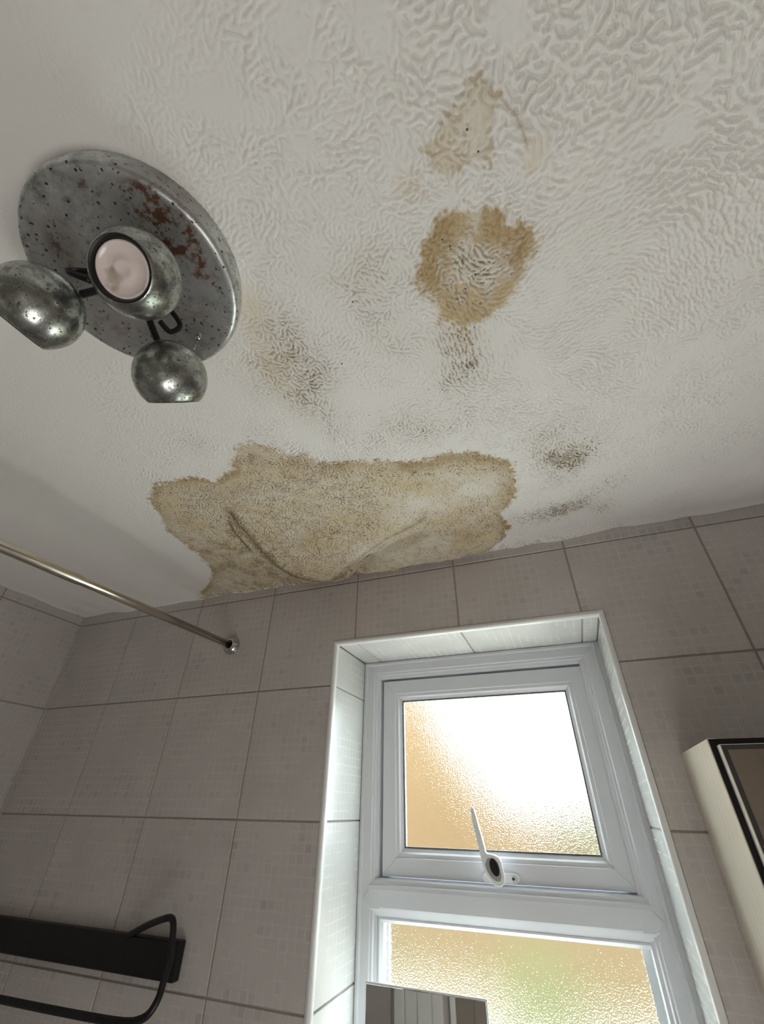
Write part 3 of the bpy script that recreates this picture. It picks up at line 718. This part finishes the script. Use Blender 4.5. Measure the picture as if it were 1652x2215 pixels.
# cockspur handle
hd = empty('window_handle', (0, 0, 0)); hd.parent = win
HY = 0.196
def on_y(x, y, Yp):
    d = px_ray(x, y); k = (Yp - CAMP[1]) / d[1]; p = CAMP + k * d; return (p[0], p[2])
hp = [(410, 200), (392, 230), (392, 290), (440, 560), (500, 800), (548, 1000), (580, 1150), (640, 1340), (720, 1500), (800, 1600), (880, 1648), (950, 1640), (995, 1590), (1005, 1500), (985, 1400), (955, 1290), (930, 1180), (890, 1115), (820, 1075), (740, 1055), (690, 1050), (655, 1010), (630, 900), (575, 700), (520, 500), (465, 310), (440, 235)]
hpw = [on_y(970 + u / 8.26, 1720 + v / 8.26, HY) for u, v in hp]
def ccw(P):
    A = sum(P[i][0] * P[(i + 1) % len(P)][1] - P[(i + 1) % len(P)][0] * P[i][1] for i in range(len(P)))
    return P if A > 0 else P[::-1]
bm = bmesh.new(); prism(bm, ccw(hpw), HY + 0.014, HY, 0.0016, F=lambda u, v, w: Vector((u, w, v)))
bm_obj('lever', bm, M_handle, hd)
rp = [(690, 1130), (650, 1240), (690, 1360), (760, 1470), (850, 1545), (930, 1540), (945, 1460), (920, 1330), (880, 1200), (800, 1120)]
rw = [on_y(970 + u / 8.26, 1720 + v / 8.26, HY) for u, v in rp]
bm = bmesh.new(); prism(bm, ccw(rw), HY + 0.004, HY - 0.0004, 0.0003, F=lambda u, v, w: Vector((u, w, v)))
bm_obj('lever_inlay', bm, simple('handle_grey', (0.33, 0.33, 0.32), 0.4), hd)
bo = []
for k in range(20):
    a = 2 * math.pi * k / 20; u = 820 + 78 * math.cos(a) * 1.0 + 45 * math.sin(a); v = 1295 + 160 * math.sin(a)
    bo.append(on_y(970 + u / 8.26, 1720 + v / 8.26, HY))
bm = bmesh.new(); prism(bm, ccw(bo), HY + 0.004, HY - 0.0022, 0.0008, F=lambda u, v, w: Vector((u, w, v)))
tag(bm_obj('release_button', bm, M_button, hd), 'black oval button')
# neck and fixing plate on the sash rail
hub = on_y(1067, 1893, SY - 0.01)
lathe('neck', [(0.014, -0.003), (0.014, SY - HY - 0.010)], (on_y(1068, 1886, HY)[0], HY + 0.012, on_y(1068, 1886, HY)[1] + 0.001), (0, 1, 0), M_handle, hd, 24)
pl = []
for (u, v), a0, a1 in (((700, 1470), 90, 270), ((1170, 1500), -90, 90)):
    for k in range(9):
        a = math.radians(a0 + (a1 - a0) * k / 8); pl.append((u + 100 * math.cos(a), v - 100 * math.sin(a)))
plw = [on_y(970 + u / 8.26, 1720 + v / 8.26, SY - 0.006) for u, v in pl]
bm = bmesh.new(); prism(bm, ccw(plw), SY + 0.001, SY - 0.006, 0.0015, F=lambda u, v, w: Vector((u, w, v)))
bm_obj('fixing_plate', bm, M_handle, hd)
sc = on_y(970 + 1180 / 8.26, 1720 + 1500 / 8.26, SY - 0.008)
lathe('screw', [(0.0, 0.0), (0.0022, 0.0), (0.0024, -0.0015), (0.0065, -0.0015), (0.0078, 0.001), (0.0078, 0.004)], (sc[0], SY - 0.008, sc[1]), (0, 1, 0), simple('screw_cap', (0.55, 0.55, 0.55), 0.3), hd, 20)
lathe('screw_hole', [(0.0, -0.0003), (0.0030, -0.0003), (0.0030, 0.002)], (sc[0] - 0.003, SY - 0.0096, sc[1]), (0, 1, 0), M_button, hd, 16)

# ------------------------------------------------------------------ ceiling light
PC = Vector((-0.893, -1.029, 0.0))
lamp = empty('spotlight_fitting', (0, 0, 0))
tag(lamp, 'round corroded metal ceiling light with three ball spots, rust blotches on its plate', 'ceiling light')
pr_ = [(0.0, 0.012), (0.0, 0.0), (0.03, -0.001)] + [(0.03 + 0.103 * k / 26, -0.001 + 0.0015 * math.sin(math.pi * k / 26)) for k in range(1, 27)] + [(0.138, -0.0015), (0.1425, 0.0005), (0.1455, 0.005), (0.1462, 0.011), (0.1450, 0.026), (0.1435, 0.0415)]
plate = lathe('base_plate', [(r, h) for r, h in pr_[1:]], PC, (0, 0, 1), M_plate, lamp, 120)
# rust blotches where corroded, plus reflection shade around the balls painted as rust
def on_z(x, y, Zp):
    d = px_ray(x, y); k = (Zp - CAMP[2]) / d[2]; p = CAMP + k * d; return (p[0], p[1])
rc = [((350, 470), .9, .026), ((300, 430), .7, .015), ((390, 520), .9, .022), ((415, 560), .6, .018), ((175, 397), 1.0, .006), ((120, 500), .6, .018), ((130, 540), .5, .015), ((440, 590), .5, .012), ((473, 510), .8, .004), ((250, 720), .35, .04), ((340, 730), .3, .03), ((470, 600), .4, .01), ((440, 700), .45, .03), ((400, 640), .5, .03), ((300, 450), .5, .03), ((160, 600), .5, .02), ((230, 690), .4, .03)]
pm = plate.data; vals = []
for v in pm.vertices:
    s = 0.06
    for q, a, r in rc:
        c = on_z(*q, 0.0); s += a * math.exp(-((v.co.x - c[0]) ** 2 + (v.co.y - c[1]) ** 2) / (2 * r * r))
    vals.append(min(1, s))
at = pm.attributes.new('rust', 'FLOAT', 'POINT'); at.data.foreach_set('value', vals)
# centre boss
lathe('centre_boss', [(0.0, -0.030), (0.012, -0.029), (0.020, -0.024), (0.024, -0.014), (0.026, 0.0)], PC, (0, 0, 1), M_black, lamp, 32)
def ball(c, n, label):
    c, n = Vector(c), Vector(n).normalized()
    g = empty('spot_head', (0, 0, 0)); g.parent = lamp
    if label: g['label'] = label
    r = 0.05; a0 = math.asin(0.72)
    prof = []
    for k in range(33):
        a = math.pi - (math.pi - a0) * k / 32
        prof.append((max(0.0, r * math.sin(a)), r * math.cos(a)))
    ro, ho = prof[-1]
    prof[0] = (0.0, -r)
    prof += [(ro - 0.0012, ho + 0.0004), (ro - 0.0024, ho - 0.0008)]
    lathe('shell', prof, c, n, M_ball, g, 64)
    lathe('black_ring', [(ro - 0.0012, ho + 0.0008), (ro - 0.0030, ho + 0.0002), (ro - 0.0050, ho - 0.003), (ro - 0.0056, ho - 0.014)], c, n, M_blackp, g, 64)
    rl = ro - 0.0050
    lens = lathe('bulb_lens', [(rl, ho - 0.010), (rl, ho - 0.0055), (rl - 0.0012, ho - 0.0038), (rl - 0.003, ho - 0.0036), (rl - 0.0042, ho - 0.0052), (rl * 0.72, ho - 0.0056), (rl * 0.68, ho - 0.0064), (rl * 0.42, ho - 0.0062), (rl * 0.38, ho - 0.0053), (rl * 0.22, ho - 0.0054), (rl * 0.18, ho - 0.0062), (0.0, ho - 0.0062)], c, n, M_lens, g, 64)
    cap = c - n * (r - 0.001)
    # stem from the centre boss to the back of the ball, with a dark yoke
    p0 = PC + (Vector((c.x - PC.x, c.y - PC.y, 0)).normalized()) * 0.018 + Vector((0, 0, -0.018))
    back = c + (p0 - c).normalized() * (r - 0.002)
    mid = (p0 + back) / 2 + Vector((0, 0, -0.004))
    tube('arm', smooth_path([p0, mid, back], 6), 0.0050, M_black, g, 14)
    lathe('collar', [(0.0, -0.001), (0.011, -0.001), (0.012, 0.003), (0.009, 0.007), (0.0, 0.008)], back, (p0 - c), M_chrome, g, 24)
    return g
def lens_mat():
    m, t, b = nt('opal_bulb')
    b.inputs['Base Color'].default_value = (0.60, 0.52, 0.49, 1); b.inputs['Roughness'].default_value = 0.22
    b.inputs['Coat Weight'].default_value = 0.6; b.inputs['Coat Roughness'].default_value = 0.05
    tc = N(t, 'ShaderNodeTexCoord'); n = N(t, 'ShaderNodeTexNoise', Scale=45.0, Detail=2.0); L(t, tc.outputs['Object'], n.inputs['Vector'])
    L(t, mix(t, ramp(t, n.outputs['Fac'], [(0.62, 0.0), (0.74, 1.0)]), (0.80, 0.71, 0.67), (0.50, 0.42, 0.36)), b.inputs['Base Color'])
    return m
M_lens = lens_mat()
ball((-0.804, -1.063, -0.110), (0.212, -0.541, -0.814), 'ball spot showing its pale bulb in a black ring')
ball((-0.940, -1.082, -0.126), (-0.700, 0.043, -0.713), 'ball spot cut by the left picture edge')
ball((-0.868, -0.938, -0.118), (-0.279, 0.748, -0.603), 'lowest ball spot, facing the window wall')
# cable loops and little screws
tube('flex', smooth_path([(-0.905, -1.05, -0.005), (-0.93, -1.075, -0.03), (-0.925, -1.085, -0.055), (-0.895, -1.07, -0.07)], 8), 0.0045, M_black, lamp, 12)
tube('flex', smooth_path([(-0.872, -0.99, -0.006), (-0.858, -0.965, -0.030), (-0.866, -0.968, -0.050), (-0.872, -0.985, -0.045)], 8), 0.0040, M_black, lamp, 12)
sxy = on_z(425, 735, -0.01)
lathe('screw', [(0.0, -0.006), (0.0035, -0.006), (0.0045, -0.004), (0.0045, 0.001)], (sxy[0], sxy[1], 0.0), (0, 0, 1), M_chrome, lamp, 16)
tube('screw', [(sxy[0] - 0.003, sxy[1] + 0.003, 0.0), (sxy[0] - 0.006, sxy[1] + 0.006, -0.024)], 0.0016, M_chrome, lamp, 10)

# ------------------------------------------------------------------ shower curtain rail
rail = empty('curtain_rail', (-1.459, 0.0, -0.172)); tag(rail, 'brushed steel shower curtain rail running into the window wall below the ceiling', 'curtain rail')
def loc(p): return Vector(p) - Vector((-1.459, 0.0, -0.172))
e0, e1 = Vector((-1.459, -0.012, -0.1722)), Vector((-1.459, YF + 0.012, -0.2165))
tube('rod', [loc(e0), loc(e0.lerp(e1, .3)), loc(e0.lerp(e1, .31)), loc(e1)], [0.0112, 0.0112, 0.0128, 0.0128], M_rail, rail, 28)
for p, ax in (((-1.459, -0.0002, -0.172), (0, -1, 0)), ((-1.459, YF + 0.0002, -0.2165), (0, 1, 0))):
    lathe('wall_flange', [(0.0300, 0.0), (0.0310, 0.004), (0.0295, 0.012), (0.0245, 0.020), (0.0180, 0.024), (0.0150, 0.0245), (0.0140, 0.015), (0.0, 0.015)], loc(p), ax, M_chrome, rail, 40)

# ------------------------------------------------------------------ black towel shelf on the window wall
sh = empty('towel_rack', (-1.80, 0.0, -0.935)); tag(sh, 'black wall rack with a bent rod loop, low at the left under the curtain rail', 'towel rack')
def l2(p): return Vector(p) - Vector((-1.80, 0.0, -0.935))
bm = bmesh.new(); box(bm, -2.29 + 1.80, -1.405 + 1.80, -0.022, -0.0004, -0.972 + 0.935, -0.901 + 0.935, 0.004, 2)
bm_obj('wall_bar', bm, M_black, sh)
path = [(-1.579, -0.018, -0.905), (-1.50, -0.045, -0.876), (-1.428, -0.070, -0.855), (-1.403, -0.075, -0.852), (-1.390, -0.079, -0.860), (-1.378, -0.085, -0.882), (-1.364, -0.095, -0.915), (-1.354, -0.112, -0.942), (-1.350, -0.122, -0.966), (-1.362, -0.127, -0.988), (-1.385, -0.130, -0.999), (-1.420, -0.130, -1.005), (-1.50, -0.130, -1.008), (-1.66, -0.130, -1.0105), (-1.83, -0.130, -1.012), (-2.10, -0.130, -1.014), (-2.18, -0.126, -1.010), (-2.205, -0.115, -0.985), (-2.205, -0.085, -0.880), (-2.19, -0.07, -0.862), (-2.12, -0.018, -0.905)]
tube('rod_loop', [l2(p) for p in smooth_path(path, 6)], 0.0072, M_black, sh, 14)

# ------------------------------------------------------------------ mirror cabinet
CXL, CXR, CZT, CZB, CYF = -0.214, 0.38, -0.5275, -1.18, -0.247
cab = empty('mirror_cabinet', (CXL, 0.0, CZB)); tag(cab, 'bathroom wall cabinet with a pale grained side and mirrored door, right of the window', 'cabinet')
def cbx(name, d, m, bev=0.0, seg=1, parent=cab):
    bm = bmesh.new(); box(bm, d[0] - CXL, d[1] - CXL, d[2], d[3], d[4] - CZB, d[5] - CZB, bev, seg)
    return bm_obj(name, bm, m, parent)
cbx('side_panel', (CXL, CXL + 0.014, CYF + 0.001, -0.0004, CZB, CZT), M_side, 0.0008)
cbx('side_panel', (CXR - 0.014, CXR, CYF + 0.001, -0.0004, CZB, CZT), M_side, 0.0008)
cbx('carcass', (CXL + 0.014, CXR - 0.014, CYF + 0.012, -0.0004, CZB + 0.002, CZT - 0.002), simple('carcass_dark', (0.02, 0.018, 0.016), 0.6))
cbx('seal_strip', (CXL + 0.0015, CXR - 0.0015, CYF + 0.0, CYF + 0.014, CZB + 0.001, CZT - 0.001), M_black, 0.0005)
door = cbx('door', (CXL + 0.0095, CXR - 0.0095, CYF - 0.021, CYF - 0.001, CZB + 0.011, CZT - 0.011), simple('door_edge', (0.74, 0.69, 0.61), 0.35, 0.1), 0.0008)
bm = bmesh.new()
P = [Vector((0.0108, 0.012)), Vector((CXR - 0.0108 - CXL, 0.012)), Vector((CXR - 0.0108 - CXL, CZT - CZB - 0.012)), Vector((0.0108, CZT - CZB - 0.012))]
Q = offset_poly(P, 0.007)
V0 = [bm.verts.new((p.x, CYF - 0.0211, p.y)) for p in P]; V1 = [bm.verts.new((p.x, CYF - 0.0222, p.y)) for p in Q]
for i in range(4): bm.faces.new((V0[i], V0[(i + 1) % 4], V1[(i + 1) % 4], V1[i]))
bm.faces.new(V1).material_index = 1; bm.faces.new(V0[::-1])
mo_ = bm_obj('mirror', bm, simple('mirror_border', (0.05, 0.048, 0.045), 0.25), door); mo_.data.materials.append(M_cabmirror)

# ------------------------------------------------------------------ small mirror on the sill
mr = empty('sill_mirror', (-0.84, 0.12, WZ0)); tag(mr, 'small rectangular mirror standing on the window sill', 'mirror')
bm = bmesh.new(); box(bm, -0.135, 0.139, 0.0, 0.006, 0.004, 0.2605, 0.001); bm_obj('mirror_glass', bm, M_mirror, mr)
bm = bmesh.new(); box(bm, -0.139, 0.1405, 0.006, 0.012, 0.0, 0.2620, 0.001); bm_obj('backing', bm, simple('mirror_back', (0.72, 0.70, 0.68), 0.4), mr)
bm = bmesh.new(); box(bm, -0.02, 0.02, 0.012, 0.060, 0.0, 0.006, 0.001); box(bm, -0.012, 0.012, 0.012, 0.018, 0.0, 0.12, 0.001); bm_obj('stand', bm, simple('stand_grey', (0.4, 0.4, 0.4), 0.4), mr)

# ------------------------------------------------------------------ door in the rear wall (seen in the mirrors)
dr = empty('door_1', (0, 0, 0)); tag(dr, 'white painted door behind the viewer', kind='structure')
M_paint = simple('white_gloss', (0.74, 0.73, 0.70), 0.35)
DX0, DX1 = -1.28, -0.56
for a, b, th_ in ((DX0 - 0.35, DX0 - 0.29, 0.020), (DX0 - 0.287, DX0 - 0.215, 0.014), (DX0 - 0.212, DX0 - 0.13, 0.020), (DX0 - 0.127, DX0 - 0.07, 0.026), (DX0 - 0.03, DX0, 0.016), (DX1, DX1 + 0.07, 0.018)):
    boxo('architrave', (a, b, YF, YF + th_, ZF, -0.27), M_paint, dr, 0.003)
boxo('architrave', (DX0 - 0.07, DX1 + 0.07, YF, YF + 0.018, -0.27, -0.20), M_paint, dr, 0.003)
M_leaf_door = simple('door_brown', (0.26, 0.225, 0.19), 0.4)
boxo('door_leaf', (DX0 + 0.004, DX1 - 0.004, YF, YF + 0.010, ZF + 0.005, -0.274), M_leaf_door, dr, 0.002)
for a, b, c, d in ((DX0 + 0.10, DX0 + 0.31, -1.2, -0.4), (DX0 + 0.39, DX1 - 0.10, -1.2, -0.4), (DX0 + 0.10, DX0 + 0.31, -2.15, -1.35), (DX0 + 0.39, DX1 - 0.10, -2.15, -1.35)):
    boxo('door_panel', (a, b, YF + 0.010, YF + 0.016, c, d), M_leaf_door, dr, 0.004)

# ------------------------------------------------------------------ outside, seen blurred through the frosted panes
def noisy(name, a, b_, s, rough=0.8):
    m, t, b = nt(name); tc = N(t, 'ShaderNodeTexCoord'); n = N(t, 'ShaderNodeTexNoise', Scale=s, Detail=4.0); L(t, tc.outputs['Object'], n.inputs['Vector'])
    L(t, mix(t, ramp(t, n.outputs['Fac'], [(0.35, 0.0), (0.65, 1.0)]), a, b_), b.inputs['Base Color']); b.inputs['Roughness'].default_value = rough
    return m
def brickmat():
    m, t, b = nt('orange_brick'); tc = N(t, 'ShaderNodeTexCoord'); mp = N(t, 'ShaderNodeMapping'); L(t, tc.outputs['Object'], mp.inputs[0]); mp.inputs['Rotation'].default_value = (math.pi / 2, 0, 0)
    br = N(t, 'ShaderNodeTexBrick', Scale=4.5); L(t, mp.outputs[0], br.inputs['Vector'])
    br.inputs['Color1'].default_value = (0.072, 0.037, 0.010, 1); br.inputs['Color2'].default_value = (0.080, 0.044, 0.014, 1); br.inputs['Mortar'].default_value = (0.080, 0.055, 0.025, 1)
    L(t, br.outputs['Color'], b.inputs['Base Color']); b.inputs['Roughness'].default_value = 0.9
    return m
bounce_ground = boxo('bounce_ground', (-30, 30, 0.45, 4.9, ZF - 0.3, ZF - 0.19), noisy('pale_bounce', (0.60, 0.57, 0.50), (0.70, 0.67, 0.60), 2.0)); tag(bounce_ground, kind='structure')  # unseen pale ground, added to bounce daylight up to the ceiling
ground = boxo('ground', (-30, 30, 4.9, 40, ZF - 0.3, ZF - 0.2), noisy('lawn', (0.05, 0.055, 0.02), (0.07, 0.06, 0.03), 1.2)); tag(ground, kind='structure')
house = empty('neighbour_house', (-6.0, 8.0, ZF)); tag(house, 'orange brick house with a sloping roof, blurred behind the frosted window', 'house')
M_brick = brickmat()
bm = bmesh.new()
prism(bm, [(-1.5, -0.2), (5.1, -0.2), (5.1, 1.25), (4.0, 2.4), (3.3, 3.4), (2.8, 4.9), (-0.4, 5.3), (-1.5, 5.2)], 1.5, 0.0, 0.0, F=lambda u, v, w: Vector((u, w, v)))
bm_obj('wall', bm, M_brick, house)
fence = empty('garden_fence', (-2.0, 6.5, ZF)); tag(fence, 'warm timber garden fence, blurred in the lower frosted pane', 'fence')
M_fence = noisy('fence_wood', (0.075, 0.042, 0.014), (0.09, 0.056, 0.022), 3.0)
fb = bpy.data.meshes.new('board'); bm = bmesh.new(); box(bm, 0, 0.145, 0, 0.02, -0.2, 1.0); bm.to_mesh(bm and fb); bm.free(); fb.materials.append(M_fence)
for k in range(44):
    o = bpy.data.objects.new('board', fb); COL.objects.link(o); o.parent = fence; o.location = (k * 0.15 - 1.2, 0, random.uniform(-.02, .0))
for z in (0.15, 0.8):
    bm = bmesh.new(); box(bm, -1.2, 5.4, 0.02, 0.06, z - 0.04, z + 0.04); bm_obj('rail', bm, M_fence, fence)
def shrub(name, label, c, s, m, cat):
    e = empty(name, (c[0], c[1], ZF - 0.2)); tag(e, label, cat)
    bm = bmesh.new(); bmesh.ops.create_icosphere(bm, subdivisions=4, radius=1.0)
    rr = random.Random(len(label))
    ph = [(rr.uniform(2, 9), rr.uniform(0, 6), rr.uniform(2, 9), rr.uniform(0, 6)) for _ in range(6)]
    for v in bm.verts:
        d = v.co.normalized(); k = 1 + 0.07 * sum(math.sin(a * d.x * 1.3 + b) * math.sin(c_ * d.z * 1.3 + e_ + d.y * 4) for a, b, c_, e_ in ph) / 1.5
        v.co = Vector((d.x * s[0] * k, d.y * s[1] * k, d.z * s[2] * k + c[2] + 0.2 - 0))
    bm_obj('foliage', bm, m, e)
    tube('trunk', [(0, 0, 0), (0, 0, c[2])], [0.07, 0.04], simple('bark_' + name, (0.2, 0.14, 0.09), 0.9), e, 8)
M_leaf = noisy('leaf_green', (0.028, 0.032, 0.002), (0.042, 0.046, 0.006), 6.0)
M_leafy = noisy('leaf_yellow', (0.050, 0.046, 0.014), (0.07, 0.064, 0.024), 5.0)
shrub('green_shrub', 'mid green shrub blurred in the middle of the lower pane', (-1.10, 4.4, 0.15), (0.30, 0.30, 0.58), M_leaf, 'shrub')
shrub('yellow_tree', 'yellow green tree blurred at the lower right of the upper pane', (0.35, 11.4, 1.0), (2.6, 1.2, 1.25), M_leafy, 'tree')

# ------------------------------------------------------------------ lift the whole layout so that the floor is at z = 0
for o in list(SC.objects):
    if o.parent is None and o.type in {'MESH', 'EMPTY'}: o.location.z += ZO
